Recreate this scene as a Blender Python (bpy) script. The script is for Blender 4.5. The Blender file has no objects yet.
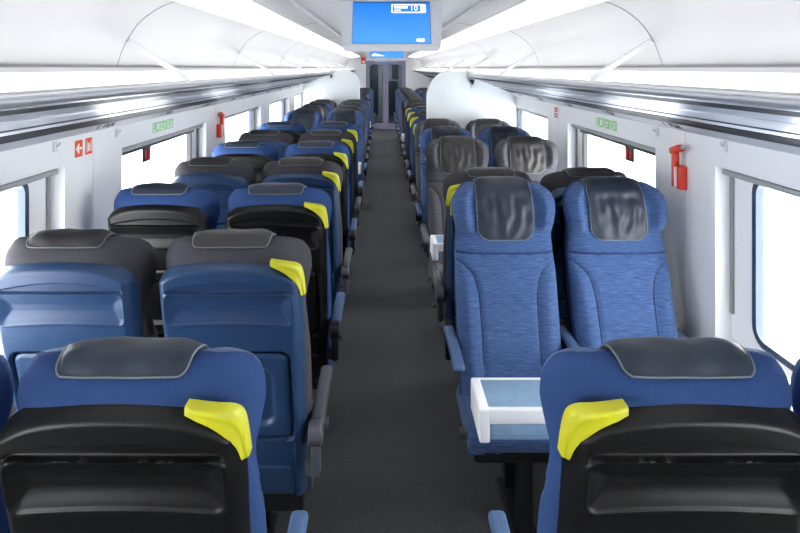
import bpy, bmesh, math, random
import numpy as np
from mathutils import Vector, Matrix
random.seed(4)
PI = math.pi
SC = bpy.context.scene
COL = SC.collection
CX = 0.03                      # centre line of the coach
HW = 1.39                      # half width at window height
Y0, Y1 = -2.0, 18.0
FZ = -0.12                     # floor level

# ------------------------------------------------------------------ materials
def lin(c):
    return tuple(((v/255)/12.92 if v/255 <= .04045 else ((v/255+.055)/1.055)**2.4) for v in c)
def mat(name, rgb, rough=.5, metal=0, spec=.5, emit=None, es=0, coat=0):
    m = bpy.data.materials.new(name); m.use_nodes = True
    b = m.node_tree.nodes['Principled BSDF']
    b.inputs['Base Color'].default_value = (*lin(rgb), 1)
    b.inputs['Roughness'].default_value = rough
    b.inputs['Metallic'].default_value = metal
    b.inputs['Specular IOR Level'].default_value = spec
    b.inputs['Coat Weight'].default_value = coat
    if emit:
        b.inputs['Emission Color'].default_value = (*lin(emit), 1)
        b.inputs['Emission Strength'].default_value = es
    return m
def noise_color(m, c1, c2, scale=(1,1,1), nscale=5, detail=3, lo=.35, hi=.65, bump=0, bscale=None):
    nt = m.node_tree; N = nt.nodes; L = nt.links
    b = N['Principled BSDF']
    tc = N.new('ShaderNodeTexCoord'); mp = N.new('ShaderNodeMapping')
    mp.inputs['Scale'].default_value = scale
    nz = N.new('ShaderNodeTexNoise'); nz.inputs['Scale'].default_value = nscale; nz.inputs['Detail'].default_value = detail
    rp = N.new('ShaderNodeValToRGB')
    rp.color_ramp.elements[0].position = lo; rp.color_ramp.elements[0].color = (*lin(c1), 1)
    rp.color_ramp.elements[1].position = hi; rp.color_ramp.elements[1].color = (*lin(c2), 1)
    L.new(tc.outputs['Object'], mp.inputs['Vector']); L.new(mp.outputs['Vector'], nz.inputs['Vector'])
    L.new(nz.outputs['Fac'], rp.inputs['Fac']); L.new(rp.outputs['Color'], b.inputs['Base Color'])
    if bump:
        bp = N.new('ShaderNodeBump'); bp.inputs['Strength'].default_value = bump; bp.inputs['Distance'].default_value = .003
        src = nz
        if bscale:
            src = N.new('ShaderNodeTexNoise'); src.inputs['Scale'].default_value = bscale; src.inputs['Detail'].default_value = 2
            L.new(tc.outputs['Object'], src.inputs['Vector'])
        L.new(src.outputs['Fac'], bp.inputs['Height']); L.new(bp.outputs['Normal'], b.inputs['Normal'])
    return m
M = {}
def fabric(name, c1, c2):
    m = mat(name, c1, .9, spec=.12)
    noise_color(m, c1, c2, (24, 24, 380), 1.0, 2, .3, .75, .2)
    b = m.node_tree.nodes['Principled BSDF']
    b.inputs['Sheen Weight'].default_value = .12; b.inputs['Sheen Roughness'].default_value = .5
    return m
M['fab_blue'] = fabric('blue fabric', (44, 68, 110), (80, 105, 148))
M['fab_grey'] = fabric('grey fabric', (58, 58, 63), (86, 87, 93))
M['fab_blue_plain'] = noise_color(mat('plain blue cloth', (44, 67, 110), .9, spec=.1), (42, 64, 107), (49, 72, 116), (1,1,1), 320, 2, .3, .7, .15)
M['fab_grey_plain'] = noise_color(mat('plain grey cloth', (66, 65, 70), .9, spec=.1), (62, 61, 66), (72, 71, 76), (1,1,1), 320, 2, .3, .7, .15)
M['shell_black'] = noise_color(mat('black plastic shell', (8, 8, 9), .4, spec=.35), (7, 7, 8), (10, 10, 11), (1,1,1), 30, 2, .3, .7, .06, 900)
M['shell_blue'] = noise_color(mat('blue plastic shell', (36, 61, 93), .38, spec=.4), (35, 60, 92), (39, 64, 97), (1,1,1), 20, 2, .3, .7, .06, 900)
M['lea_navy'] = noise_color(mat('navy leather', (32, 40, 55), .45, spec=.4), (30, 38, 52), (37, 46, 62), (1,1,1), 14, 3, .3, .7, .12, 500)
M['lea_grey'] = noise_color(mat('charcoal leather', (44, 42, 43), .45, spec=.4), (42, 40, 40), (50, 48, 48), (1,1,1), 14, 3, .3, .7, .12, 500)
M['piping'] = mat('stitched piping', (112, 122, 120), .6)
M['seam_blue'] = mat('dark blue seam', (20, 38, 84), .8)
M['seam_grey'] = mat('dark grey seam', (26, 26, 28), .8)
M['yellow'] = noise_color(mat('yellow handle', (196, 194, 30), .45), (193, 191, 26), (201, 199, 38), (1,1,1), 12, 2, .3, .7, .05, 600)
M['arm_blue'] = noise_color(mat('blue armrest', (66, 92, 130), .45), (63, 88, 126), (71, 97, 135), (1,1,1), 15, 2, .3, .7, .05, 500)
M['arm_black'] = mat('black armrest', (74, 76, 82), .45)
M['dark_metal'] = mat('dark seat frame', (24, 25, 28), .5, .3)
M['silver'] = mat('brushed alloy', (190, 194, 200), .32, .9)
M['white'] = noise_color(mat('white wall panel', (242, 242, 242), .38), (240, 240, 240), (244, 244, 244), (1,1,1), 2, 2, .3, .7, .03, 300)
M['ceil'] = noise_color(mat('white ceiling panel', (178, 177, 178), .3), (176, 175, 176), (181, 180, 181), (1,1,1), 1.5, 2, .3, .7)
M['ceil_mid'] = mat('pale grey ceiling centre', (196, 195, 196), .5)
M['groove'] = mat('grey panel joint', (128, 128, 130), .7)
M['nose'] = mat('rack nose alloy', (176, 176, 180), .32, .55)
M['rack_glass'] = mat('rack underside glass', (188, 191, 197), .34, .85)
_nt = M['rack_glass'].node_tree; _b = _nt.nodes['Principled BSDF']; _b.inputs['Anisotropic'].default_value = .95
_c = _nt.nodes.new('ShaderNodeCombineXYZ'); _c.inputs[1].default_value = 1; _nt.links.new(_c.outputs[0], _b.inputs['Tangent'])
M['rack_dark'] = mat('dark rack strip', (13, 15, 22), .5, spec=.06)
M['rail'] = mat('grey rail', (170, 172, 178), .4, .2)
M['ink'] = mat('black marking', (22, 22, 24), .6)
M['bar'] = mat('frosted divider', (226, 226, 228), .3)
M['gasket'] = mat('dark blue window gasket', (44, 62, 84), .4)
M['gasket_black'] = mat('black window gasket', (22, 24, 28), .4)
M['blind'] = mat('grey blind cassette', (150, 152, 152), .45)
M['red'] = mat('red plastic', (226, 60, 34), .4)
M['redlamp'] = mat('red insert', (216, 24, 44), .3)
M['orange'] = mat('orange sign', (240, 84, 22), .45)
M['green'] = mat('green sign', (160, 216, 156), .5)
M['sign_white'] = mat('sign white', (246, 246, 246), .5)
M['table_white'] = noise_color(mat('white table frame', (232, 234, 236), .35), (230, 232, 234), (235, 237, 239), (1,1,1), 6, 2)
M['table_blue'] = noise_color(mat('grey blue laminate', (126, 156, 184), .38), (122, 152, 180), (131, 161, 188), (1,1,1), 25, 3)
M['tv_case'] = mat('light grey screen case', (206, 206, 208), .4)
M['bezel'] = mat('dark bezel', (30, 50, 90), .3)
M['lav'] = mat('lavender door frame', (140, 136, 166), .4, .1)
M['hall'] = mat('dim vestibule wall', (160, 168, 174), .6)
M['hall_dark'] = mat('dark vestibule panel', (60, 68, 76), .5)
M['partition'] = noise_color(mat('pale partition', (226, 230, 230), .35), (223, 228, 228), (229, 232, 232), (1,1,1), 3, 2)
M['hook'] = mat('white hook', (226, 226, 226), .35)
M['light'] = mat('lamp diffuser', (250, 250, 250), .4, emit=(255, 253, 250), es=.8)
M['hall_fill'] = mat('vestibule fill glow', (250, 250, 250), .4, emit=(255, 253, 250), es=16.0)  # glow of the added light behind the far door
M['shelf_light'] = mat('shelf diffuser', (250, 250, 250), .3, emit=(255, 255, 255), es=.62)
def screen_mat():
    m = mat('blue screen', (20, 60, 120), .25)
    nt = m.node_tree; N = nt.nodes; L = nt.links; b = N['Principled BSDF']
    tc = N.new('ShaderNodeTexCoord'); sp = N.new('ShaderNodeSeparateXYZ'); mr = N.new('ShaderNodeMapRange')
    mr.inputs['From Min'].default_value = -.12; mr.inputs['From Max'].default_value = .12
    rp = N.new('ShaderNodeValToRGB')
    rp.color_ramp.elements[0].color = (*lin((84, 166, 246)), 1); rp.color_ramp.elements[1].color = (*lin((34, 128, 232)), 1)
    L.new(tc.outputs['Object'], sp.inputs[0]); L.new(sp.outputs['Z'], mr.inputs['Value']); L.new(mr.outputs[0], rp.inputs['Fac'])
    L.new(rp.outputs['Color'], b.inputs['Emission Color']); b.inputs['Emission Strength'].default_value = .56
    return m
M['screen'] = screen_mat()
M['screen_white'] = mat('screen white', (240, 240, 240), .3, emit=(255, 255, 255), es=.62)
def glass_mat(name, tint, gl):
    m = bpy.data.materials.new(name); m.use_nodes = True
    nt = m.node_tree; N = nt.nodes; L = nt.links; N.remove(N['Principled BSDF'])
    t = N.new('ShaderNodeBsdfTransparent'); t.inputs[0].default_value = (*tint, 1)
    g = N.new('ShaderNodeBsdfGlossy'); g.inputs['Roughness'].default_value = .03
    f = N.new('ShaderNodeFresnel'); f.inputs[0].default_value = 1.35
    mu = N.new('ShaderNodeMath'); mu.operation = 'MULTIPLY'; mu.inputs[1].default_value = gl
    x = N.new('ShaderNodeMixShader')
    L.new(f.outputs[0], mu.inputs[0]); L.new(mu.outputs[0], x.inputs[0]); L.new(t.outputs[0], x.inputs[1]); L.new(g.outputs[0], x.inputs[2])
    L.new(x.outputs[0], N['Material Output'].inputs[0])
    return m
M['glass'] = glass_mat('window glass', (.97, .985, 1), .5)
M['glass_dark'] = glass_mat('tinted door glass', (.62, .66, .69), 1.0)
def carpet():
    m = mat('charcoal carpet', (58, 60, 64), .5, spec=.35)
    noise_color(m, (54, 56, 58), (84, 86, 88), (1, 1, 1), 160, 4, .3, .7, .5, 420)
    return m
M['carpet'] = carpet()
def outside():
    m = mat('pale trackside ground', (230, 236, 244), .9)
    noise_color(m, (206, 220, 240), (250, 251, 253), (.5, .25, 1), 1.2, 5, .35, .6)
    return m
M['outside'] = outside()

# ------------------------------------------------------------------ mesh helpers
class MB:
    def __init__(s): s.v = []; s.f = []
    def add(s, verts, faces):
        o = len(s.v); s.v += [tuple(map(float, p)) for p in verts]; s.f += [tuple(i+o for i in f) for f in faces]; return s
    def box(s, x0, x1, y0, y1, z0, z1):
        v = [(x0,y0,z0),(x1,y0,z0),(x1,y1,z0),(x0,y1,z0),(x0,y0,z1),(x1,y0,z1),(x1,y1,z1),(x0,y1,z1)]
        return s.add(v, [(0,3,2,1),(4,5,6,7),(0,1,5,4),(1,2,6,5),(2,3,7,6),(3,0,4,7)])
    def rbox(s, x0, x1, y0, y1, z0, z1, r=.01, seg=3, rot=None, piv=None):
        bm = bmesh.new(); bmesh.ops.create_cube(bm, size=1)
        for v in bm.verts:
            v.co = Vector(((x0+x1)/2+v.co.x*(x1-x0), (y0+y1)/2+v.co.y*(y1-y0), (z0+z1)/2+v.co.z*(z1-z0)))
        bmesh.ops.bevel(bm, geom=bm.edges[:], offset=r, segments=seg, profile=.5, affect='EDGES')
        if rot is not None:
            p = Vector(piv); 
            for v in bm.verts: v.co = rot @ (v.co-p) + p
        bm.verts.index_update()
        s.add([v.co[:] for v in bm.verts], [[v.index for v in f.verts] for f in bm.faces]); bm.free(); return s
    def tube(s, pts, r, n=6, closed=False):
        P = [Vector(p) for p in pts]; k = len(P); vs = []; fs = []
        up = Vector((.31, .17, .93))
        for i, p in enumerate(P):
            a = P[(i-1) % k] if closed or i > 0 else P[i]
            b = P[(i+1) % k] if closed or i < k-1 else P[i]
            t = (b-a).normalized(); u = t.cross(up).normalized(); w = t.cross(u)
            for j in range(n):
                q = 2*PI*j/n; vs.append(p + u*(r*math.cos(q)) + w*(r*math.sin(q)))
        for i in range(k if closed else k-1):
            for j in range(n):
                fs.append((i*n+j, i*n+(j+1) % n, ((i+1) % k)*n+(j+1) % n, ((i+1) % k)*n+j))
        if not closed: fs += [tuple(range(n))[::-1], tuple((k-1)*n+j for j in range(n))]
        return s.add(vs, fs)
    def cyl(s, c, axis, r, h, n=20, bev=.15):
        ax = Vector(axis).normalized(); u = ax.orthogonal().normalized(); w = ax.cross(u); c = Vector(c); vs = []; fs = []
        prof = [(-h/2, r*(1-bev)), (-h/2+r*bev, r), (h/2-r*bev, r), (h/2, r*(1-bev))]
        for (d, rr) in prof:
            for j in range(n):
                q = 2*PI*j/n; vs.append(c+ax*d+u*(rr*math.cos(q))+w*(rr*math.sin(q)))
        for i in range(3):
            for j in range(n): fs.append((i*n+j, i*n+(j+1) % n, (i+1)*n+(j+1) % n, (i+1)*n+j))
        fs += [tuple(range(n))[::-1], tuple(3*n+j for j in range(n))]
        return s.add(vs, fs)
    def grid(s, G):
        nr, nc = len(G), len(G[0])
        return s.add([p for row in G for p in row], [(i*nc+j, i*nc+j+1, (i+1)*nc+j+1, (i+1)*nc+j) for i in range(nr-1) for j in range(nc-1)])
    def sheet(s, A, B):
        nr, nc = len(A), len(A[0]); n = nr*nc
        f = []
        for i in range(nr-1):
            for j in range(nc-1):
                q = (i*nc+j, i*nc+j+1, (i+1)*nc+j+1, (i+1)*nc+j); f += [q, tuple(n+k for k in q[::-1])]
        bd = [j for j in range(nc)] + [i*nc+nc-1 for i in range(1, nr)] + [(nr-1)*nc+j for j in range(nc-2, -1, -1)] + [i*nc for i in range(nr-2, 0, -1)]
        for k in range(len(bd)):
            a, b = bd[k], bd[(k+1) % len(bd)]; f.append((b, a, n+a, n+b))
        return s.add([p for r in A for p in r]+[p for r in B for p in r], f)
    def prism(s, poly, fn0, fn1):
        n = len(poly); v = [fn0(p) for p in poly]+[fn1(p) for p in poly]
        return s.add(v, [tuple(range(n)), tuple(range(2*n-1, n-1, -1))]+[(i, n+i, n+(i+1) % n, (i+1) % n) for i in range(n)])
    def mesh(s, name, m, smooth=True, angle=40):
        me = bpy.data.meshes.new(name); me.from_pydata(s.v, [], s.f)
        bm = bmesh.new(); bm.from_mesh(me); bmesh.ops.remove_doubles(bm, verts=bm.verts[:], dist=1e-5)
        bmesh.ops.recalc_face_normals(bm, faces=bm.faces[:]); bm.to_mesh(me); bm.free()
        me.materials.append(m)
        if smooth:
            for p in me.polygons: p.use_smooth = True
            me.set_sharp_from_angle(angle=math.radians(angle))
        return me
def obj(name, me, parent=None, loc=None):
    o = bpy.data.objects.new(name, me); COL.objects.link(o)
    if parent is not None: o.parent = parent
    if loc: o.location = loc
    return o
def put(name, mb, m, parent=None, loc=None, smooth=True, angle=40):
    return obj(name, mb.mesh(name, m, smooth, angle), parent, loc)
def tag(o, label, cat, group=None):
    o['label'] = label; o['category'] = cat
    if group: o['group'] = group
    return o
def struct(o): o['kind'] = 'structure'; return o
def empty(name, loc, rz=0):
    o = bpy.data.objects.new(name, None); COL.objects.link(o); o.location = loc; o.rotation_euler.z = rz; o.empty_display_size = .1; return o
def text_mb(s, size, ext=.0004):
    cu = bpy.data.curves.new('t', 'FONT'); cu.body = s; cu.size = size; cu.align_x = 'CENTER'; cu.align_y = 'CENTER'; cu.extrude = ext
    o = bpy.data.objects.new('t', cu); me = o.to_mesh(); mb = MB()
    mb.add([v.co[:] for v in me.vertices], [list(p.vertices) for p in me.polygons]); o.to_mesh_clear()
    bpy.data.objects.remove(o); bpy.data.curves.remove(cu); return mb
def xform(mb, fn): mb.v = [tuple(fn(p)) for p in mb.v]; return mb

# ------------------------------------------------------------------ seat geometry
def catmull(P, n):
    P = [np.array(p, float) for p in P]; P = [2*P[0]-P[1]]+P+[2*P[-1]-P[-2]]; out = []
    for i in range(1, len(P)-2):
        for t in np.linspace(0, 1, n, endpoint=False):
            a, b, c, d = P[i-1:i+3]
            out.append(.5*((2*b)+(-a+c)*t+(2*a-5*b+4*c-d)*t*t+(-a+3*b-3*c+d)*t**3))
    out.append(P[-2]); return np.array(out)
FRONT = [(.115,.31),(.085,.42),(.025,.58),(-.03,.74),(-.072,.88),(-.095,.96),(-.115,1.04),(-.137,1.12),(-.165,1.175),(-.2,1.2),(-.228,1.205)]
BACK = [(-.256,1.198),(-.282,1.17),(-.292,1.12),(-.275,1.04),(-.245,.95),(-.2,.8),(-.14,.6),(-.095,.44),(-.06,.31)]
PATH = catmull(FRONT+BACK, 9)
seg = np.r_[0, np.cumsum(np.hypot(*np.diff(PATH, axis=0).T))]
STOT = seg[-1]
def pathpt(s): return np.interp(s, seg, PATH[:, 0]), np.interp(s, seg, PATH[:, 1])
itop = int(np.argmax(PATH[:, 1])); S_TOP = seg[itop]; ZTOP = PATH[itop, 1]
def yfront(z): return np.interp(z, PATH[:itop+1, 1], PATH[:itop+1, 0])
def yback(z): return np.interp(z, PATH[itop:, 1][::-1], PATH[itop:, 0][::-1])
def ymid(z): return .5*(yfront(z)+yback(z))
def sstep(a, b, x):
    t = np.clip((x-a)/(b-a), 0, 1); return t*t*(3-2*t)
def w_of(z):
    b = np.interp(z, [.3,.6,.8,.92,.98,1.03,1.08,1.11], [.226,.232,.234,.229,.223,.232,.243,.243])
    if z > 1.11:
        t = min((z-1.11)/(ZTOP-1.11), 1); b = .143+.10*math.sqrt(max(0, 1-t*t))
    return b
def seam_a(z):          # bolster seam position
    return np.interp(z, [.40,.60,.70,.76,.80,.83,.855,.87], [.54,.54,.55,.58,.63,.72,.86,1.0])
def S(a, s):
    y, z = pathpt(s); w = w_of(z); ym = ymid(z)
    T = max(0, 1-abs(a)**4)**(1/2.4)
    d = y-ym
    front = sstep(.01, .05, d)
    A = abs(a)
    if s < S_TOP:
        if z < .9:
            sa = seam_a(z); g = (A-sa)*w
            d += front*(.027*sstep(0, .06, g)*sstep(.9,.84,z) - .009*math.exp(-(g/.008)**2))
        d -= front*.009*math.exp(-((z-.9)/.008)**2)
        wing = sstep(.975, 1.05, z)*sstep(1.215, 1.14, z)
        d += front*wing*(.058*sstep(.6, .78, A))
        d += front*.012*sstep(.9,.97,z)*sstep(1.2,1.1,z)*(1-A*A)
    hm = sstep(.93, 1.05, z)*sstep(1.205, 1.17, z)
    return np.array((a*w*(1-.08*sstep(.02, -.06, d*T)*sstep(.95, 1.1, z)), ym+d*T+(1-T)*.046*hm, z))
def Snorm(a, s):
    e = 1e-3
    da = S(min(a+e, .999), s)-S(max(a-e, -.999), s); ds = S(a, s+e)-S(a, s-e)
    n = np.cross(da, ds); l = np.linalg.norm(n); n = n/l if l > 1e-12 else np.array((0, 0, 1.))
    y, z = pathpt(s); c = np.array((0, ymid(z), z-.03))
    if np.dot(n, S(a, s)-c) < 0: n = -n
    return n
def yr(z):              # rear face of the plastic shell
    return np.interp(z, [.2,.35,.65,.9,1.0,1.15], [-.08,-.12,-.203,-.273,-.295,-.322])
def shell_w(z):
    b = np.interp(z, [.2,.35,.6,.9,1.0], [.213,.218,.223,.227,.229])
    return b
def rr(x, z, hx, z0, z1, r):   # signed distance to a rounded rectangle (negative inside)
    qx = abs(x)-hx+r; qz = abs(z-(z0+z1)/2)-(z1-z0)/2+r
    return math.hypot(max(qx, 0), max(qz, 0))+min(max(qx, qz), 0)-r
def ztop(x): return 1.045+.106*max(0, 1-min(1, abs(x)/.229)**2.6)**(1/2.6)
def shell_pt(u, v, off=0):
    w0 = .229; zt = ztop(u*w0); z = .27+v*(zt-.27)
    x = u*shell_w(z)
    e = min(zt-z, .229-abs(u*.229))
    y = yr(z)+.05*(1-min(1, e/.035))**2.2
    dep = 0
    arch = 1.082-.026*(x/.2)**2
    inside = sstep(arch+.003, arch-.003, z)*sstep(1.050, 1.053, z)*sstep(.200, .185, abs(x))
    dep += .012*inside
    d = rr(x, z-.010*(x/.2)**2*sstep(1.0, .95, z)*-1, .2, .948, 1.050, .026)
    dep += .013*sstep(.0, -.045, d)-.004*math.exp(-(d/.0045)**2)
    d = rr(x, z, .186, .50, .845, .035); dep += .026*sstep(.004, -.006, d)
    d = rr(x, z, .186, .2, .498, .012); dep += .014*sstep(.004, -.006, d)
    return np.array((x, y+dep+off, z))
cache = {}
def memo(key, fn):
    if key not in cache: cache[key] = fn()
    return cache[key]
def m_back(fab):
    def f():
        cols = [math.sin(t) for t in np.linspace(-PI/2, PI/2, 65)]
        rows = list(np.linspace(0, STOT, 240))
        me = MB().grid([[S(a, s) for a in cols] for s in rows]).mesh('backrest', M[fab], True, 80)
        me.materials.append(M[fab+'_plain'])          # plain knit cloth on the rear of the headrest
        for p in me.polygons:
            if p.normal.y < .25: p.material_index = 1
        return me
    return memo(('back', fab), f)
def m_seam(fab):
    def f():
        mb = MB(); sm = M['seam_blue' if fab == 'fab_blue' else 'seam_grey']
        smap = lambda z: np.interp(z, PATH[:itop+1, 1], seg[:itop+1])
        for sg in (-1, 1):
            mb.tube([S(sg*min(seam_a(z), .97), smap(z)) for z in np.linspace(.46, .868, 30)], .0042, 5)
        mb.tube([S(a, smap(.9)) for a in np.linspace(-.97, .97, 24)], .0048, 5)
        return mb.mesh('seam', sm)
    return memo(('seam', fab), f)
SF = float(np.interp(.960, PATH[:itop+1, 1], seg[:itop+1]))
SB = float(np.interp(-1.181, -PATH[itop:, 1], seg[itop:]))
def cover_hw(s):
    f = (s-SF)/(SB-SF)
    h = .129
    d0 = s-SF; d1 = SB-s
    if d0 < .06: h -= .06*(1-math.sqrt(max(0, 1-((.06-d0)/.06)**2)))
    if d1 < .018: h -= .018*(1-math.sqrt(max(0, 1-((.018-d1)/.018)**2)))
    return h
def cover_pt(b, s, extra=0):
    h = cover_hw(s); x = b*h; y, z = pathpt(s); a = x/w_of(z)
    ff = (s-SF)/(SB-SF)
    frontness = sstep(.62, .45, ff)
    off = .007+.014*sstep(.5, .62, ff)*sstep(1.0, .9, ff)*(1-b**6)
    k = frontness*sstep(0, .2, ff)
    off += k*(.0035*math.sin(9.5*b+2.2*math.sin(5*ff+b*2))+.0028*math.sin(19*b-4*ff+1.0)*sstep(.1,.5,ff))*(1-.6*abs(b))
    off += .0016*math.sin(7*b+3)*math.sin(26*ff)
    return S(a, s)+Snorm(a, s)*(off+extra)
def m_cover(lea):
    def f():
        bs = list(np.linspace(-1, 1, 41)); ss = list(SF+(SB-SF)*np.array([0,.004,.012,.025,.045,.07]))+list(np.linspace(SF+.1*(SB-SF), SB-.03, 44))+list(SB-np.array([.018,.012,.006,.002,0]))
        A = [[cover_pt(b, s) for b in bs] for s in ss]; B = [[cover_pt(b, s, -.0055) for b in bs] for s in ss]
        return MB().sheet(A, B).mesh('headrest_cover', M[lea], True, 60)
    return memo(('cover', lea), f)
def m_pipe():
    def f():
        ss = list(np.linspace(SF+.002, SB-.001, 70))
        pts = [cover_pt(-1, s, .0005) for s in ss]+[cover_pt(b, SB-.001, .0005) for b in np.linspace(-.95, .95, 16)]+[cover_pt(1, s, .0005) for s in ss[::-1]]+[cover_pt(b, SF+.002, .0005) for b in np.linspace(.9, -.9, 16)]
        return MB().tube(pts, .0018, 5, True).mesh('piping', M['piping'])
    return memo('pipe', f)
def m_shell(sh):
    def f():
        us = [math.sin(t)*.999 for t in np.linspace(-PI/2, PI/2, 111)]
        zs = list(np.linspace(0, .72, 120))+list(np.linspace(.72, 1, 130))[1:]
        A = [[shell_pt(u, z) for u in us] for z in zs]
        B = [[np.array((p[0]*.985, p[1]+.012, p[2]-.004)) for p in r] for r in A]
        return MB().sheet(A, B).mesh('back_shell', M[sh], True, 65)
    return memo(('shell', sh), f)
def m_tray(sh):
    def f():
        xs = np.linspace(-1, 1, 61); zs = np.linspace(.515, .835, 70); A = []; B = []
        def row(z, off, k):
            e = min(z-.515, .835-z); h = .176-(.03-math.sqrt(max(0, .03**2-(.03-min(e, .03))**2)))
            r = []
            for x in xs:
                X = x*h; d = rr(X, z, .135, .555, .79, .05)
                dep = .017*sstep(.0, -.022, d)*k
                ed = rr(X, z, .176, .515, .835, .03)
                dep += .006*sstep(-.01, 0, ed)*k
                r.append((X, yr(z)+.004+off+dep, z))
            return r
        A = [row(z, 0, 1) for z in zs]; B = [row(z, .024, 0) for z in zs]
        return MB().sheet(A, B).mesh('tray_table', M[sh], True, 60)
    return memo(('tray', sh), f)
def m_panel(sh):
    def f():
        mb = MB(); mb.rbox(-.176, .176, -.012, .012, .285, .395, .008, 3)
        xform(mb, lambda p: (p[0], p[1]+yr(p[2])+.012, p[2]))
        return mb.mesh('kick_panel', M[sh])
    return memo(('kick', sh), f)
def m_handle(sg):
    def f():
        outer = [(.140,1.158),(.165,1.154),(.195,1.148),(.217,1.141),(.230,1.128),(.237,1.105),(.241,1.075),(.244,1.035)]
        inner = [(.231,1.031),(.228,1.052),(.221,1.073),(.208,1.094),(.190,1.114),(.168,1.129),(.140,1.140)]
        oc = catmull([(*p,) for p in outer], 4); ic = catmull([(*p,) for p in inner], 4)
        yy = lambda x, z: yr(min(z, 1.135))+.06*min(abs(x/.236), 1.0)**9*.6
        n = len(oc); ic = ic[np.linspace(0, len(ic)-1, n).astype(int)][::-1]
        A = []; B = []
        for i in range(n):
            ra = []; rb = []
            for t in np.linspace(0, 1, 13):
                p = oc[i]*(1-t)+ic[i]*t
                bul = .010*(1-abs(2*t-1)**4)-.007*sstep(.3, .5, t)*sstep(.95, .7, t)*sstep(0, .3, i/n)*sstep(1, .7, i/n)
                end = .006*(sstep(.12, 0, i/(n-1))+sstep(.88, 1, i/(n-1)))
                ra.append((sg*p[0]*.966, yy(*p)-.007-.4*bul+end, p[1])); rb.append((sg*p[0]*.966, yy(*p)+.022, p[1]))
            A.append(ra); B.append(rb)
        return MB().sheet(A, B).mesh('grab_handle', M['yellow'], True, 60)
    return memo(('handle', sg), f)
def m_cushion(fab):
    def f():
        # rows run along a profile from the rear over the top and down the front
        prof = catmull([(-.05,.30),(-.03,.345),(.06,.345),(.18,.35),(.27,.364),(.33,.36),(.357,.335),(.36,.305),(.35,.275),(.32,.262)], 6)
        A = []
        for (y, z) in prof:
            r = []
            for a in [math.sin(t) for t in np.linspace(-PI/2, PI/2, 41)]:
                T = max(0, 1-abs(a)**8)**.4
                bol = .014*sstep(.58, .75, abs(a))*sstep(.30, .345, z)-.008*math.exp(-((abs(a)-.54)*.235/.008)**2)
                r.append((a*.235, y-(.012*(1-T) if y > .3 else 0), z-(z-.265)*(1-T)*.9+bol*T))
            A.append(r)
        mb = MB().grid(A)
        for sg in (-1, 1):   # side faces close the pad
            mb.box(sg*.2-.03, sg*.2+.03, -.05, .34, .258, .305)
        mb.box(-.2, .2, -.05, .32, .256, .29)
        return mb.mesh('seat_cushion', M[fab], True, 60)
    return memo(('cush', fab), f)
def m_base():
    def f():
        mb = MB().rbox(-.205, .205, -.06, .315, .205, .256, .012)
        mb.rbox(-.205, .205, -.085, -.03, .205, .38, .01)
        return mb.mesh('seat_pan', M['dark_metal'])
    return memo('base', f)
def m_leg(y):
    return memo(('leg', y), lambda: MB().rbox(-.03, .03, y-.03, y+.03, FZ+.025, .21, .008).mesh('leg', M['dark_metal']))
def m_foot():
    return memo('foot', lambda: MB().rbox(-.05, .05, -.05, .31, FZ, FZ+.028, .008).mesh('foot_rail', M['dark_metal']))
def m_frest():
    return memo('frest', lambda: MB().rbox(-.12, .13, -.075, -.03, .200, .216, .006).rbox(-.09, -.07, -.06, -.03, .2, .25, .004).rbox(.07, .09, -.06, -.03, .2, .25, .004).mesh('footrest', M['silver']))
def m_knob(sg):
    return memo(('knob', sg), lambda: MB().rbox(sg*.245-.016, sg*.245+.016,   .25, .30, .285, .315, .008).mesh('recline_button', M['arm_black']))
def m_arm(x, facing, c):
    ya, yb, zt = -.17, .245, .555
    def f():
        mb = MB().rbox(x-.024, x+.024, ya, yb, zt-.034, zt, .014, 4)
        return mb.mesh('armrest', M[c])
    def h():
        mb = MB().cyl((x, ya+.02, zt-.03), (1, 0, 0), .042, .046, 24)
        mb.rbox(x-.016, x+.016, ya-.005, ya+.045, zt-.17, zt-.03, .012)
        mb.rbox(x-.012, x+.012, ya+.02, ya+.20, zt-.075, zt-.05, .008)
        mb.box(min(x, 0)*.86 if x < 0 else x-.035, x+.035 if x < 0 else x*1.0, ya+.0, ya+.03, zt-.16, zt-.12)
        return mb.mesh('arm_bracket', M['arm_black' if c == 'arm_black' else 'shell_black'])
    return memo(('arm', x, facing, c), f), memo(('armb', x, facing, c), h)

SEATS = {}
def new_seat(kind, facing, sg, aisle):
    fab, sh, lea, arm = ('fab_blue', 'shell_black', 'lea_navy', 'arm_blue') if kind == 'A' else ('fab_grey', 'shell_blue', 'lea_grey', 'arm_black')
    if not facing: arm = 'arm_black' if kind == 'B' else 'arm_blue'
    r = empty('train_seat', (0, 0, 0))
    b = obj('backrest', m_back(fab), r); obj('seam', m_seam(fab), b)
    c = obj('headrest_cover', m_cover(lea), r); obj('piping', m_pipe(), c)
    s = obj('back_shell', m_shell(sh), r)
    if aisle: 
        h = obj('grab_handle', m_handle(sg), r); h['label'] = 'yellow corner grab handle'
    obj('tray_table', m_tray(sh), r); obj('kick_panel', m_panel(sh), r)
    obj('seat_cushion', m_cushion(fab), r); obj('seat_pan', m_base(), r)
    obj('leg', m_leg(.0), r); obj('leg', m_leg(.25), r); obj('foot_rail', m_foot(), r); obj('footrest', m_frest(), r)
    if aisle:
        obj('recline_button', m_knob(sg), r)
        for x in (sg*.257, -sg*.2625):
            ma, mh = m_arm(round(x, 3), facing, arm); a = obj('armrest', ma, r); obj('arm_bracket', mh, a)
    else:
        ma, mh = m_arm(round(-sg*.257, 3), facing, arm); a = obj('armrest', ma, r); obj('arm_bracket', mh, a)
    return r
def copy_tree(o, parent=None):
    c = o.copy(); COL.objects.link(c)
    if parent is not None: c.parent = parent
    for ch in list(o.children): copy_tree(ch, c)
    return c
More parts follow.
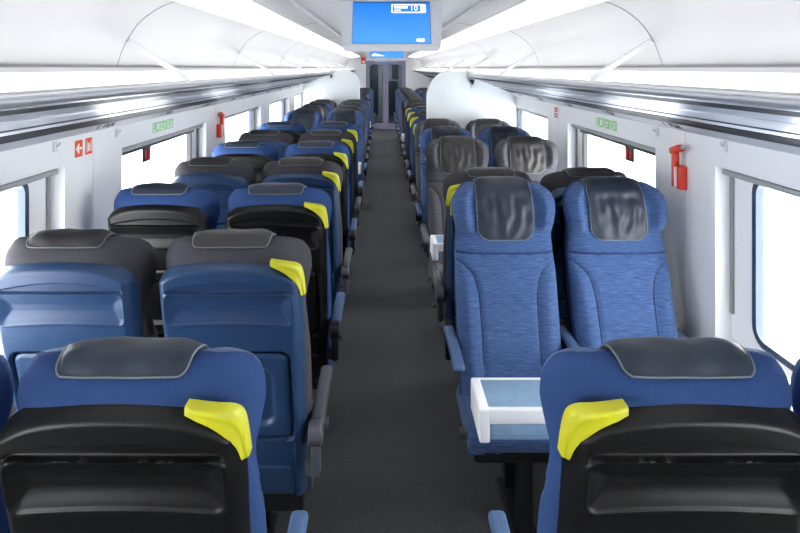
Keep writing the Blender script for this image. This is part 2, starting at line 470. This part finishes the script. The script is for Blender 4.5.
def place_seat(kind, facing, side, aisle, y, label, group):
    sg = (1 if side == 'left' else -1)*(-1 if facing else 1)
    key = (kind, facing, sg, aisle)
    if key not in SEATS: SEATS[key] = new_seat(*key); o = SEATS[key]
    else: o = copy_tree(SEATS[key])
    off = (.512 if aisle else 1.037) if side == 'left' else (.534 if aisle else 1.057)
    o.location = (CX+(off if side == 'right' else -off), y, 0)
    o.rotation_euler.z = PI if facing else 0
    tag(o, label, 'seat', group)
ORD = ['first', 'second', 'third', 'fourth', 'fifth', 'sixth', 'seventh', 'eighth']
def look(kind): return 'blue seat with black back shell' if kind == 'A' else 'grey seat with blue back shell'
def block(side, facing, ys, kinds, where, group):
    for i, (y, k) in enumerate(zip(ys, kinds)):
        for aisle in (True, False):
            col = 'blue' if k == 'A' else 'grey'; pos = 'aisle' if aisle else 'window'
            if facing: lab = f'{col} {pos} seat facing the camera, {ORD[i]} row {where}' if len(ys) > 1 else f'{col} {pos} seat facing the camera, {where}'
            else:
                sh = 'black shell' if k == 'A' else 'blue shell'
                lab = f'{col} {pos} seat with {sh} seen from behind, ' + (f'{ORD[i]} row {where}' if len(ys) > 1 else where)
            place_seat(k, facing, side, aisle, y, lab, group)
block('left', False, [1.345+.772*k for k in range(7)], 'ABABABA', 'on near left', 'left seats facing away')
block('left', True, [7.265+.77*k for k in range(4)], 'ABAB', 'behind left table', 'left seats facing camera')
block('left', False, [10.33, 11.10], 'AB', 'past left partition', 'far left seats facing away')
block('left', True, [12.3+.77*k for k in range(5)], 'ABABA', 'at far left end', 'far left seats facing camera')
block('right', False, [1.345], 'A', 'nearest on the right', 'right seats facing away')
block('right', True, [2.595], 'A', 'at nearest table on right', 'right seats facing camera')
block('right', False, [3.31], 'B', 'back to back with near blue pair', 'right seats facing away')
block('right', True, [4.29, 5.07, 5.85], 'BAB', 'behind second right table', 'right seats facing camera')
block('right', False, [6.62, 7.41, 8.20, 8.99], 'ABAB', 'past right partition', 'far right seats facing away')
block('right', True, [10.07+.77*k for k in range(8)], 'BABABABA', 'at far right end', 'far right seats facing camera')

# ------------------------------------------------------------------ tables
def table(side, y, label, off=0):
    s = 1 if side == 'right' else -1
    r = empty('folding_table', (CX+s*.275, y, -.05))
    d = .098; L = HW-.275-.01
    top = MB().rbox(.03, L-.02, -d+.018, d-.018, .716, .7215, .002, 2)
    fr = MB().rbox(0, .035, -d, d, .612, .722, .008)
    fr.rbox(.012, L-.004, -d+.0008, -d+.02, .672, .7212, .005); fr.rbox(.012, L-.004, d-.02, d-.0008, .672, .7212, .005); fr.rbox(L-.03, L, -d, d, .612, .722, .005)
    fr.rbox(.01, L-.01, -d+.01, d-.01, .680, .716, .002, 1)
    leaf = MB()
    for q in (-1, 1):
        yy = q*(d-.014)
        leaf.rbox(.036, L-.04, yy-.008, yy+.008, .622, .671, .003, 2)
        leaf.rbox(.036, L-.04, yy-.010, yy+.010, .640, .643, .001, 1)
    leg = MB().rbox(L-.30, L-.22, off-.03, off+.03, -.05, .68, .01).rbox(L-.36, L-.16, off-.06, off+.06, -.07, -.04, .008)
    sx = lambda mb: xform(mb, lambda p: (p[0]*s, p[1], p[2]))
    put('table_top', sx(top), M['table_blue'], r); put('table_frame', sx(fr), M['table_white'], r)
    put('folded_leaf', sx(leaf), M['table_blue'], r); put('pedestal', sx(leg), M['silver'], r)
    tag(r, label, 'table', 'fold-down tables')
table('right', 1.945, 'folded white-rimmed table before the nearest camera-facing blue seats on the right')
table('right', 3.69, 'white folded table before the grey camera-facing pair on the right', .09)
table('left', 6.62, 'folded table between seat rows on the left side')
table('right', 9.53, 'far folded table past the right partition')
table('left', 11.70, 'far folded table past the left partition')

# ------------------------------------------------------------------ room shell
fl = MB().box(CX-HW-.1, CX+HW+.1, Y0, Y1+2.5, FZ-.05, FZ)
struct(put('floor', fl, M['carpet'], smooth=False))
OPEN = [(-.95+2*k, .50+2*k) for k in range(0, 9)]
ZW0, ZW1, DEP = .60, 1.332, .07
def wall(side):
    s = -1 if side == 'left' else 1
    xin = CX+s*HW; xo = CX+s*(HW+.10); a, b = min(xin, xo), max(xin, xo)
    mb = MB(); mb.box(a, b, Y0, Y1, FZ, ZW0); mb.box(a, b, Y0, Y1, ZW1, 2.3)
    edges = [Y0]+[e for o in OPEN for e in o]+[Y1]
    for i in range(0, len(edges), 2): mb.box(a, b, edges[i], edges[i+1], ZW0, ZW1)
    struct(put('wall_'+side, mb, M['white'], smooth=False))
    # vertical panel joints and a raised ledge on the piers
    g = MB()
    for i in range(2, len(edges)-2, 2):
        yc = (edges[i]+edges[i+1])/2-.03
        g.box(xin-.0015, xin+.0015, yc-.002, yc+.002, .02, 1.46)
    struct(put('trim_1' if s < 0 else 'trim_2', g, M['partition'], smooth=False))
    sk = MB().box(min(xin, xin-s*.025), max(xin, xin-s*.025), Y0, Y1-.1, FZ, FZ+.12)
    struct(put('baseboard_'+side, sk, M['rail'], smooth=False))
wall('left'); wall('right')
def rrect(y0, y1, z0, z1, r, n=6):
    P = []
    for (cy, cz, a0) in ((y1-r, z1-r, 0), (y0+r, z1-r, 90), (y0+r, z0+r, 180), (y1-r, z0+r, 270)):
        for k in range(n+1):
            q = math.radians(a0+90*k/n); P.append((cy+r*math.cos(q), cz+r*math.sin(q)))
    return P
def ring(mb, outer, inner, f0, f1):
    n = len(outer); v = [f0(p) for p in outer]+[f0(p) for p in inner]+[f1(p) for p in outer]+[f1(p) for p in inner]; f = []
    for i in range(n):
        j = (i+1) % n
        f += [(i, j, n+j, n+i), (2*n+i, 3*n+i, 3*n+j, 2*n+j), (i, 2*n+i, 2*n+j, j), (n+i, n+j, 3*n+j, 3*n+i)]
    return mb.add(v, f)
wn = 0
for s in (-1, 1):
    for k, (a, b) in enumerate(OPEN):
        wn += 1
        xi = CX+s*(HW+DEP)
        w = struct(obj('window_%d' % wn, None)); w.location = (xi, (a+b)/2, (ZW0+ZW1)/2); w.empty_display_size = .1
        P = lambda x: (lambda p: (x, p[0]-(a+b)/2, p[1]-(ZW0+ZW1)/2))
        sg = lambda x: s*x
        g0, g1 = a+.10, b-.15; gz0, gz1 = .655, 1.318
        fr = MB(); out = rrect(a, b, ZW0, ZW1, .012); inn = rrect(g0-.0, g1+.0, gz0, gz1, .07)
        ring(fr, out, inn, P(sg(.0)), P(sg(.03))); put('window_frame', fr, M['white'], w)
        gk = MB(); ring(gk, rrect(g0-.004, g1+.004, gz0-.004, gz1+.004, .074), rrect(g0+.022, g1-.022, gz0+.022, gz1-.022, .05), P(sg(-.006)), P(sg(.026)))
        put('gasket', gk, M['gasket_black' if k == 2 else 'gasket'], w)
        gl = MB(); pol = rrect(g0+.015, g1-.015, gz0+.015, gz1-.015, .055)
        gl.add([P(sg(.016))(p) for p in pol], [tuple(range(len(pol)))]); put('pane', gl, M['glass'], w, smooth=False)
        cs = MB(); z1 = ZW1-(ZW0+ZW1)/2; hy = (b-a)/2
        x0, x1 = sorted((sg(-.045), sg(-.004)))
        cs.rbox(x0, x1, -hy+.004, hy-.004, z1-.034, z1-.012, .004, 2)
        cs.rbox(x0+.01, x1-.006, -hy+.004, hy-.004, z1-.012, z1-.002, .002, 1)
        put('blind_cassette', cs, M['blind'], w)
        jb = MB(); x0, x1 = sorted((sg(-.012), sg(.0)))
        jb.rbox(x0, x1, hy-.022, hy-.004, -.26, z1-.04, .003, 2); put('blind_guide', jb, M['blind'], w)
        if k == 2:   # lowered black blind hem with its pull
            hm = MB(); x0, x1 = sorted((sg(-.03), sg(-.016)))
            hm.rbox(x0, x1, -hy+.01, hy-.16, z1-.056, z1-.034, .003, 2); hb = put('blind_hem', hm, M['gasket_black'], w)
            tb = MB(); x0, x1 = sorted((sg(-.034), sg(-.025)))
            tb.rbox(x0, x1, -.37, -.25, z1-.135, z1-.04, .004, 3); t = put('blind_pull', tb, M['gasket_black'], hb)
            rd = MB(); x0, x1 = sorted((sg(-.037), sg(-.033)))
            for q in (-.345, -.295): rd.rbox(x0, x1, q, q+.022, z1-.120, z1-.065, .0015, 1)
            put('red_marker', rd, M['redlamp'], w)

# ceiling ------------------------------------------------------------
PROF = [(1.185,1.757),(1.165,1.82),(1.135,1.88),(1.09,1.945),(1.02,2.0),(.94,2.037),(.84,2.06),(.70,2.078),(.535,2.10)]
PC = catmull(PROF, 5)
cl = MB()
for s in (-1, 1):
    cl.sheet([[(CX+s*x, y, z) for (x, z) in PC] for y in (Y0, Y1)], [[(CX+s*(x+.02), y, z+.03) for (x, z) in PC] for y in (Y0, Y1)])
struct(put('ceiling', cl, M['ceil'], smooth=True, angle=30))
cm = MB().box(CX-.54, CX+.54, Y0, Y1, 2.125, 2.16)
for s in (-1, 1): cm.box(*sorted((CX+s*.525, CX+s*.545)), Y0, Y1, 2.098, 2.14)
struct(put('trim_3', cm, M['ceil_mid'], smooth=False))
jt = MB()
for k in range(-2, 8):
    y = 2.54+1.98*k
    for s in (-1, 1):
        jt.sheet([[(CX+s*x, yy, z-.0015) for (x, z) in PC] for yy in (y-.004, y+.004)], [[(CX+s*(x+.002), yy, z+.002) for (x, z) in PC] for yy in (y-.004, y+.004)])
struct(put('trim_4', jt, M['groove'], smooth=False))
hd = MB()
for s in (-1, 1):   # horizontal joint under the ceiling panels and the lining behind the rack
    x0, x1 = sorted((CX+s*1.175, CX+s*1.26)); hd.box(x0, x1, Y0, Y1, 1.735, 1.757)
struct(put('trim_5', hd, M['ceil_mid'], smooth=False))
ln = MB()
for s in (-1, 1):
    x0, x1 = sorted((CX+s*1.171, CX+s*1.176)); ln.box(x0, x1, Y0, Y1, 1.752, 1.757)
struct(put('trim_6', ln, M['groove'], smooth=False))
ys_seg = [Y0+.05+1.16*k for k in range(16)]
for s, nm in ((-1, 'left'), (1, 'right')):
    r = empty('ceiling_light', (CX+s*.79, 7.5, 2.062))
    bm_ = MB().rbox(-.135, .135, Y0+.02-7.5, Y1-.02-7.5, -.006, .012, .004, 1)
    R = Matrix.Rotation(s*math.radians(10), 3, 'Y')
    xform(bm_, lambda p: R @ Vector(p)); put('housing', bm_, M['ceil'], r)
    for y in ys_seg:
        d = MB().rbox(-.118, .118, y-7.5+.02, min(y+1.12, Y1-.03)-7.5, -.012, -.004, .003, 1)
        xform(d, lambda p: R @ Vector(p)); put('diffuser', d, M['light'], r)
    tag(r, f'long white ceiling light strip above the {nm} seats', 'ceiling light')

# luggage racks ---------------------------------------------------------
def rack(side, ya, yb, label):
    s = -1 if side == 'left' else 1
    r = empty('luggage_rack', (CX+s*HW, (ya+yb)/2, 1.46)); yc = (ya+yb)/2
    X = lambda x: s*(x-HW)
    def ext(prof, m, name, y0=ya, y1=yb, par=r, sm=True):
        mb = MB(); n = len(prof)
        v = [(X(x), y-yc, z-1.46) for y in (y0, y1) for (x, z) in prof]
        mb.add(v, [(i, (i+1) % n, n+(i+1) % n, n+i) for i in range(n)]+[tuple(range(n))[::-1], tuple(range(n, 2*n))])
        return put(name, mb, m, par, smooth=sm)
    cx, cz, rr_ = .888, 1.674, .021
    nose = [(cx+rr_*math.cos(q)*(1.25 if math.cos(q) < 0 else 1.6), cz+rr_*math.sin(q)) for q in np.linspace(0, 2*PI, 20, endpoint=False)]
    ext(nose, M['nose'], 'nose_rail')
    ext([(.900,1.651),(.945,1.634),(.950,1.645),(.905,1.662)], M['rack_dark'], 'rubber_strip')
    ext([(.943,1.637),(1.10,1.578),(1.275,1.512),(1.28,1.522),(1.10,1.590),(.947,1.648)], M['rack_glass'], 'underside_panel')
    ext([(1.02,1.6065),(1.05,1.595),(1.051,1.599),(1.021,1.61)], M['rail'], 'groove_strip')
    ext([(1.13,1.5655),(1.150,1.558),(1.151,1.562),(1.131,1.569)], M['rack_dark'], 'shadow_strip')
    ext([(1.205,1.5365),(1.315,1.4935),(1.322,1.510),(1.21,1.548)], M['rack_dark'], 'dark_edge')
    ext([(1.315,1.496),(1.345,1.466),(HW,1.452),(HW,1.50),(1.33,1.51)], M['rail'], 'wall_rail')
    # shelf diffuser in lengths, divided by cross bars
    n0 = math.ceil((ya-2.54)/1.98); cuts = [2.54+1.98*k for k in range(n0, 12) if ya+.05 < 2.54+1.98*k < yb-.05]
    e = [ya]+cuts+[yb]
    for i in range(len(e)-1):
        ext([(.905,1.690),(1.16,1.722),(1.18,1.735),(1.18,1.70),(.905,1.675)], M['shelf_light'], 'light_panel', e[i]+.012, e[i+1]-.012)
    for y in cuts:
        mb = MB(); v = []
        for (x, z) in ((.875,1.690),(.875,1.712),(1.118,1.872),(1.14,1.858)):
            for q in (y-.018, y+.018): v.append((X(x), q-yc, z-1.46))
        mb.add(v, [(0,2,3,1),(2,4,5,3),(4,6,7,5),(6,0,1,7),(0,6,4,2),(1,3,5,7)]); put('divider_bar', mb, M['bar'], r, smooth=False)
    # seat number markings on the wall rail
    if yb < 12:
        for y in np.arange(2.752, min(yb, 9), .772):
            if y < ya+.2: continue
            mb = MB()
            def seg2(p, q, w):
                # strokes lie on the sloping face of the rail between (1.315,1.496) and (1.345,1.466)
                def pt(u, t): return Vector((X(1.3165+.0285*t-.0008), y-s*u-yc, 1.4945-.0285*t-1.46-.0008))
                d = Vector((q[0]-p[0], q[1]-p[1])); n = Vector((-d.y, d.x)).normalized()*w
                c = [pt(p[0]+n.x, p[1]+n.y/.042), pt(p[0]-n.x, p[1]-n.y/.042), pt(q[0]-n.x, q[1]-n.y/.042), pt(q[0]+n.x, q[1]+n.y/.042)]
                off = Vector((-s*.0008, 0, -.0008)); mb.add([*c, *[k+off for k in c]], [(0,1,2,3),(7,6,5,4),(0,4,5,1),(1,5,6,2),(2,6,7,3),(3,7,4,0)])
            seg2((-.075, .2), (-.085, .5), .004); seg2((-.085, .5), (-.075, .8), .004)
            put('seat_icon_marking', mb, M['ink'], r, smooth=False); mb = MB()
            for u in (-.02, .012, .044, .07):
                seg2((u, .2), (u+.004, .8), .005); 
            seg2((-.02, .25), (.012, .25), .003); seg2((.012, .75), (.044, .75), .003); seg2((.044, .5), (.07, .5), .003)
            put('seat_number_marking', mb, M['ink'], r, smooth=False)
    tag(r, label, 'luggage rack', 'overhead luggage racks')
PL, PR = 9.965, 6.245
rack('left', Y0+.02, PL-.02, 'silver overhead luggage rack along the near left windows')
rack('left', PL+.05, Y1-.02, 'short overhead rack past the left partition')
rack('right', Y0+.02, PR-.02, 'silver overhead luggage rack along the near right windows')
rack('right', PR+.05, Y1-.02, 'overhead rack past the right partition')

# partitions ---------------------------------------------------------------
def partition(side, y, xin, label):
    s = -1 if side == 'left' else 1
    r = .27; zt = 1.715; xo = HW-.003
    pol = [(xo, FZ), (xin, FZ), (xin, zt-r)]+[(xin+r-r*math.cos(q), zt-r+r*math.sin(q)) for q in np.linspace(.1, PI/2, 14)]+[(1.165, zt), (1.165, zt), (xo, zt)]
    mb = MB().prism(pol, lambda p: (s*(p[0]-HW), -.014, p[1]), lambda p: (s*(p[0]-HW), .014, p[1]))
    o = empty('partition', (CX+s*HW, y, 0)); put('panel', mb, M['partition'], o, angle=30)
    ed = [p for p in pol[1:-3]]
    put('edge_strip', MB().tube([(s*(p[0]-.002-HW), 0, max(p[1], FZ+.01)) for p in ed], .015, 8), M['white'], o)
    tag(o, label, 'partition', 'draught partitions')
partition('left', PL, .44, 'white round-cornered partition far down the left side')
partition('right', PR, .45, 'white round-cornered partition behind the grey seats on the right')

# end wall and door -----------------------------------------------------------
DX = .085; dw = .61; dz = 1.975
ew = MB().box(CX-HW, DX-dw, Y1, Y1+.06, FZ, 2.3).box(DX+dw, CX+HW, Y1, Y1+.06, FZ, 2.3).box(DX-dw, DX+dw, Y1, Y1+.06, dz, 2.3)
struct(put('wall_back', ew, M['white'], smooth=False))
struct(put('wall_front', MB().box(CX-HW-.1, CX+HW+.1, Y0-.06, Y0, FZ, 2.3), M['white'], smooth=False))
d = struct(obj('door_1', None)); d.location = (DX, Y1, 0)
fr = MB().box(-dw, -dw+.07, -.02, .05, FZ, dz).box(dw-.07, dw, -.02, .05, FZ, dz).box(-dw+.07, dw-.07, -.02, .05, dz-.05, dz)
for s in (-1, 1):
    fr.prism([(s*(dw-.07), dz-.05), (s*(dw-.07), dz-.26), (s*(dw-.11), dz-.19), (s*(dw-.25), dz-.05)], lambda p: (p[0], -.02, p[1]), lambda p: (p[0], .05, p[1]))
fr.box(-dw+.07, dw-.07, -.02, .05, FZ, FZ+.03)
put('door_frame', fr, M['lav'], d, smooth=False)
for s in (-1, 1):
    x0, x1 = sorted((s*.004, s*(dw-.075)))
    lf = MB(); lf.box(x0, x1, .0, .03, FZ+.03, .06); lf.box(x0, x1, .0, .03, dz-.12, dz-.052)
    i0, i1 = sorted((s*.004, s*.085)); lf.box(i0, i1, .0, .03, .06, dz-.12)
    o0, o1 = sorted((s*(dw-.075), s*(dw-.115))); lf.box(o0, o1, .0, .03, .06, dz-.12)
    l = put('door_leaf', lf, M['lav'], d, smooth=False)
    p0, p1 = sorted((s*.085, s*(dw-.115)))
    put('pane', MB().box(p0, p1, .012, .016, .06, dz-.12), M['glass_dark'], l, smooth=False)
    put('handle', MB().tube([(s*.045, -.03, .95), (s*.045, -.03, 1.25)], .01, 8).tube([(s*.045, -.03, .96), (s*.045, .005, .96)], .006, 6).tube([(s*.045, -.03, 1.24), (s*.045, .005, 1.24)], .006, 6), M['silver'], l)
# vestibule seen through the door
vb = MB().box(CX-HW, CX-HW+.03, Y1+.06, Y1+2.3, FZ, 2.2).box(CX+HW-.03, CX+HW, Y1+.06, Y1+2.3, FZ, 2.2).box(CX-HW, CX+HW, Y1+.06, Y1+2.3, 2.2, 2.23).box(CX-HW, CX+HW, Y1+2.3, Y1+2.33, FZ, 2.2)
struct(put('wall_vestibule', vb, M['hall'], smooth=False))
vd = MB()
for (x0, x1, z0, z1) in ((-.45,-.16,.15,1.9),(-.02,.10,1.2,1.6),(.16,.5,.1,1.3),(.30,.52,1.4,1.95)): vd.rbox(x0, x1, Y1+2.22, Y1+2.3, z0, z1, .01, 1)
struct(put('trim_7', vd, M['hall_dark'], smooth=False))

vl = empty('vestibule_fill', (CX, Y1+1.2, 2.19)); put('housing', MB().rbox(-.32, .32, -.32, .32, -.02, .01, .006), M['tv_case'], vl)  # added light source, brightens the vestibule behind the door panes
put('diffuser', MB().rbox(-.28, .28, -.28, .28, -.03, -.018, .004), M['hall_fill'], vl); tag(vl, 'added glowing square that brightens the vestibule beyond the far door', 'ceiling light')
# screens -----------------------------------------------------------------------
def screen(y, label, second):
    r = empty('ceiling_screen', (.046, y, 1.996))
    w, h = .425, .268; tilt = math.radians(27)
    R = Matrix.Rotation(-tilt, 3, 'X')        # top edge leans towards the camera
    T = lambda mb: xform(mb, lambda p: R @ Vector(p))
    c = MB(); bw, top, bot = .062, .05, .012
    fr_out = [(-w/2-bw-.014, h/2+top), (-w/2-bw+.012, -h/2-bot), (w/2+bw-.012, -h/2-bot), (w/2+bw+.014, h/2+top)]
    fr_in = [(-w/2, h/2), (-w/2, -h/2), (w/2, -h/2), (w/2, h/2)]
    ring(c, fr_out, fr_in, lambda p: (p[0], -.006, p[1]), lambda p: (p[0], .02, p[1]))
    c.prism(fr_out, lambda p: (p[0], .02, p[1]), lambda p: (p[0]*.97, .06+.04*(p[1]+.15), p[1]*.98))
    put('case', T(c), M['tv_case'], r, angle=25)
    b = MB(); ring(b, fr_in, [(x*.992, z*.985) for x, z in fr_in], lambda p: (p[0], -.007, p[1]), lambda p: (p[0], .012, p[1])); put('bezel', T(b), M['bezel'], r, smooth=False)
    p = put('display', MB().box(-w/2+.001, w/2-.001, 0, .004, -h/2+.001, h/2-.001), M['screen'], r, smooth=False); p.rotation_euler.x = -tilt
    g = MB(); F = lambda q: (q[0], -.002, q[1]); K = lambda q: (q[0], .001, q[1])
    def bx(x0, x1, z0, z1): g.box(x0, x1, -.002, .001, z0, z1)
    if not second:
        ring(g, rrect(.0, .190, .064, .120, .008), rrect(.006, .184, .070, .114, .004), F, K)
        bx(.016, .090, .094, .106); bx(.016, .052, .079, .084)
        bx(.160, .178, .074, .110)
        t = text_mb('10', .042); xform(t, lambda q: (q[0]*1.1+.124, -.0015, q[1]+.092)); g.add(t.v, t.f)
        put('corner_badge', T(MB().prism(rrect(.134, .178, -.118, -.100, .006), F, K)), M['screen_white'], r, smooth=False)
    else:
        g.prism([(-.19,-.105),(-.175,-.08),(-.15,-.066),(-.14,-.072),(-.12,-.078),(-.05,-.096),(-.02,-.108)], F, K)
        bx(-.19, -.15, -.107, -.101)
    q = put('screen_graphics', T(g), M['screen_white'], r, smooth=False)
    put('mount', MB().rbox(-.10, .10, .07, .15, .0, .124, .008), M['tv_case'], r)
    tag(r, label, 'screen', 'ceiling screens')
screen(3.19, 'large near ceiling screen with the number 10 on blue', False)
screen(7.45, 'small-looking far ceiling screen with a white logo on blue', True)
ib = empty('information_display', (.10, Y1, 1.985))
put('case', MB().rbox(-.34, .34, -.06, 0, -.05, .04, .01), M['tv_case'], ib)
put('display', MB().box(-.27, .22, -.063, -.058, -.038, .030), M['screen'], ib, smooth=False)
put('clock_panel', MB().box(.24, .30, -.063, -.058, -.034, .026), M['bezel'], ib, smooth=False)
tag(ib, 'narrow blue passenger display above the far door', 'display')

# wall fittings --------------------------------------------------------------------
def hammer(side, y, z, label):
    s = -1 if side == 'left' else 1
    r = empty('emergency_hammer', (CX+s*HW, y, z))
    T = lambda mb: xform(mb, lambda p: (-s*p[0], p[1], p[2]))
    put('wall_bracket', T(MB().rbox(0, .02, -.022, .022, -.02, .075, .006)), M['silver'], r)
    put('holder', T(MB().rbox(.002, .036, -.055, -.022, -.105, .005, .005).rbox(.002, .03, -.022, .026, -.105, -.03, .005)), M['red'], r)
    put('hammer_shaft', T(MB().rbox(.018, .046, -.018, .014, -.10, .075, .008)), M['red'], r)
    h = T(MB().rbox(.012, .05, -.058, .03, .06, .092, .009, 3, Matrix.Rotation(math.radians(-18), 3, 'X'), (.03, 0, .075)))
    hh = put('hammer_head', h, M['red'], r)
    put('steel_tip', T(MB().cyl((.031, -.068, .096), (0, -1, .32), .009, .03, 12)), M['silver'], hh)
    put('tooth_strip', T(MB().rbox(.036, .048, -.026, -.019, -.095, .0, .002, 1)), M['sign_white'], r)
    tag(r, label, 'emergency hammer', 'emergency hammers')
hammer('right', 2.78, 1.285, 'red emergency hammer on the right wall between windows')
hammer('left', 4.82, 1.285, 'red emergency hammer on the left wall between windows')
def on_wall(side, y, z):
    s = -1 if side == 'left' else 1
    # maps sign coordinates (u to the reader's right, v up, d out of the wall) to the wall
    return lambda u, v, d=0: (-s*d, (u if s < 0 else -u), v), s
def sign(side, y, z, label, plates, marks, m_plate, group=None):
    f, s = on_wall(side, y, z); r = empty('wall_sign', (CX+s*HW, y, z))
    for (u0, u1, v0, v1) in plates:
        pl = put('plate', MB().prism(rrect(u0, u1, v0, v1, .004, 3), lambda p: f(p[0], p[1], 0), lambda p: f(p[0], p[1], .0015)), m_plate, r, smooth=False)
        mk = MB()
        for pol in marks:
            c = [sum(q[i] for q in pol)/len(pol) for i in (0, 1)]
            if u0 < c[0] < u1 and v0 < c[1] < v1: mk.prism(pol, lambda p: f(p[0], p[1], .001), lambda p: f(p[0], p[1], .0025))
        put('pictogram', mk, M['sign_white'], pl, smooth=False)
    tag(r, label, 'sign', group)
bx4 = lambda a, b, c, d: [(a, c), (b, c), (b, d), (a, d)]
arrow = lambda o, k=1: [[(o-.026, 0), (o-.002, .024), (o+.006, .016), (o-.002, .006), (o-.002, -.006), (o+.006, -.016), (o-.002, -.024)], bx4(o-.004, o+.026, -.005, .005)]
ext_ = lambda o: [bx4(o-.022, o-.018, -.028, .028), bx4(o+.018, o+.022, -.028, .028), bx4(o-.012, o-.001, -.024, .008), bx4(o-.009, o-.004, .008, .018), bx4(o+.004, o+.012, -.024, .014)]
sign('left', 2.66, 1.39, 'orange arrow and extinguisher signs on the left wall',
     [(-.078, -.014, -.037, .037), (.012, .074, -.037, .037)], arrow(-.046)+ext_(.043), M['orange'])
sign('right', 4.80, 1.385, 'small red sign squares on the right wall', [(-.042, -.004, .004, .042), (.004, .042, .004, .042), (-.042, -.004, -.042, -.004), (.004, .042, -.042, -.004)],
     [bx4(-.03, -.024, .012, .034), bx4(.012, .03, .02, .026), bx4(-.034, -.014, -.03, -.022), bx4(.02, .026, -.034, -.014)], M['red'])
def exit_marks():
    mk = []
    for o in (-.115, 0, .115):
        mk += [bx4(o-.04, o-.034, -.024, .024), bx4(o-.026, o-.008, -.024, -.016)]
    mk += [bx4(-.10, -.075, -.018, .02), bx4(-.018, .03, .006, .012), [(.0, -.02), (.012, -.02), (.034, .004), (.022, .004)], bx4(.10, .15, .01, .016), bx4(.118, .126, -.022, .004), bx4(.136, .144, -.022, .004)]
    return mk
gp = [(-.168, -.062, -.03, .03), (-.053, .053, -.03, .03), (.062, .168, -.03, .03)]
sign('left', 3.62, 1.395, 'pale green emergency window sign on the left wall', gp, exit_marks(), M['green'])
sign('right', 3.72, 1.395, 'pale green emergency window sign on the right wall', gp, exit_marks(), M['green'])
def hook(side, y, z, label):
    s = -1 if side == 'left' else 1
    r = empty('coat_hook', (CX+s*HW, y, z)); T = lambda mb: xform(mb, lambda p: (-s*p[0], p[1], p[2]))
    put('back_plate', T(MB().rbox(0, .008, -.014, .014, -.022, .022, .003, 2)), M['hook'], r)
    put('peg', T(MB().tube([(.004, 0, .006), (.016, 0, .003), (.023, 0, .010), (.024, 0, .018)], .005, 8)), M['hook'], r)
    tag(r, label, 'coat hook', 'wall coat hooks')
hook('left', 2.42, 1.425, 'white coat hook left of the orange arrow sign')
hook('left', 2.98, 1.42, 'white coat hook between orange and green left signs')
hook('right', 2.42, 1.425, 'white coat hook above the nearest right window')
hook('right', 3.02, 1.42, 'white coat hook beside the right red hammer')
def phook(side, y, x, z, label):
    r = empty('coat_hook', (x, y-.014, z))
    put('back_plate', MB().rbox(-.016, .016, -.008, 0, -.05, .02, .003, 2), M['hook'], r)
    put('peg', MB().tube([(0, -.004, .0), (0, -.04, .0), (0, -.05, .02)], .011, 8).rbox(-.02, .02, -.03, 0, .015, .04, .004, 2), M['ink'], r)
    tag(r, label, 'coat hook', 'partition coat hooks')
phook('right', PR, .95, 1.585, 'dark topped hook at the right partition')
phook('left', PL, -.88, 1.585, 'dark topped hook at the left partition')
rs = empty('red_notice', (-.60, Y1, 1.975))
put('plate', MB().box(-.075, .075, -.006, 0, -.09, .10), M['red'], rs, smooth=False)
put('panel', MB().box(-.05, .05, -.009, -.004, -.06, .0), M['sign_white'], rs, smooth=False)
tag(rs, 'small red bordered notice left of the far door', 'sign')

# outside -----------------------------------------------------------------------------
og = MB()
for s in (-1, 1):
    x0, x1 = sorted((s*1.8, s*80)); og.add([(x0, -80, -1.1), (x1, -80, -1.1), (x1, 120, -1.1), (x0, 120, -1.1)], [(0, 1, 2, 3)])
struct(put('ground', og, M['outside'], smooth=False))
W = bpy.data.worlds.new('World'); SC.world = W; W.use_nodes = True
nt = W.node_tree; bg = nt.nodes['Background']
bg.inputs[0].default_value = (1, .985, .96, 1); bg.inputs[1].default_value = 9.0

# camera ------------------------------------------------------------------------------
cam = bpy.data.cameras.new('Camera'); co = bpy.data.objects.new('Camera', cam); COL.objects.link(co)
cam.sensor_width = 36; cam.lens = 585/800*36
cam.shift_x = 17/800; cam.shift_y = -198.5/800
co.location = (0, 0, 1.75); co.rotation_euler = (PI/2, 0, 0); cam.clip_start = .02
SC.camera = co
vs = SC.view_settings
vs.view_transform = 'Standard'; vs.look = 'None'; vs.exposure = 0.86; vs.gamma = 1; vs.use_curve_mapping = False
SC.cycles.max_bounces = 10; SC.cycles.diffuse_bounces = 5; SC.cycles.transparent_max_bounces = 12
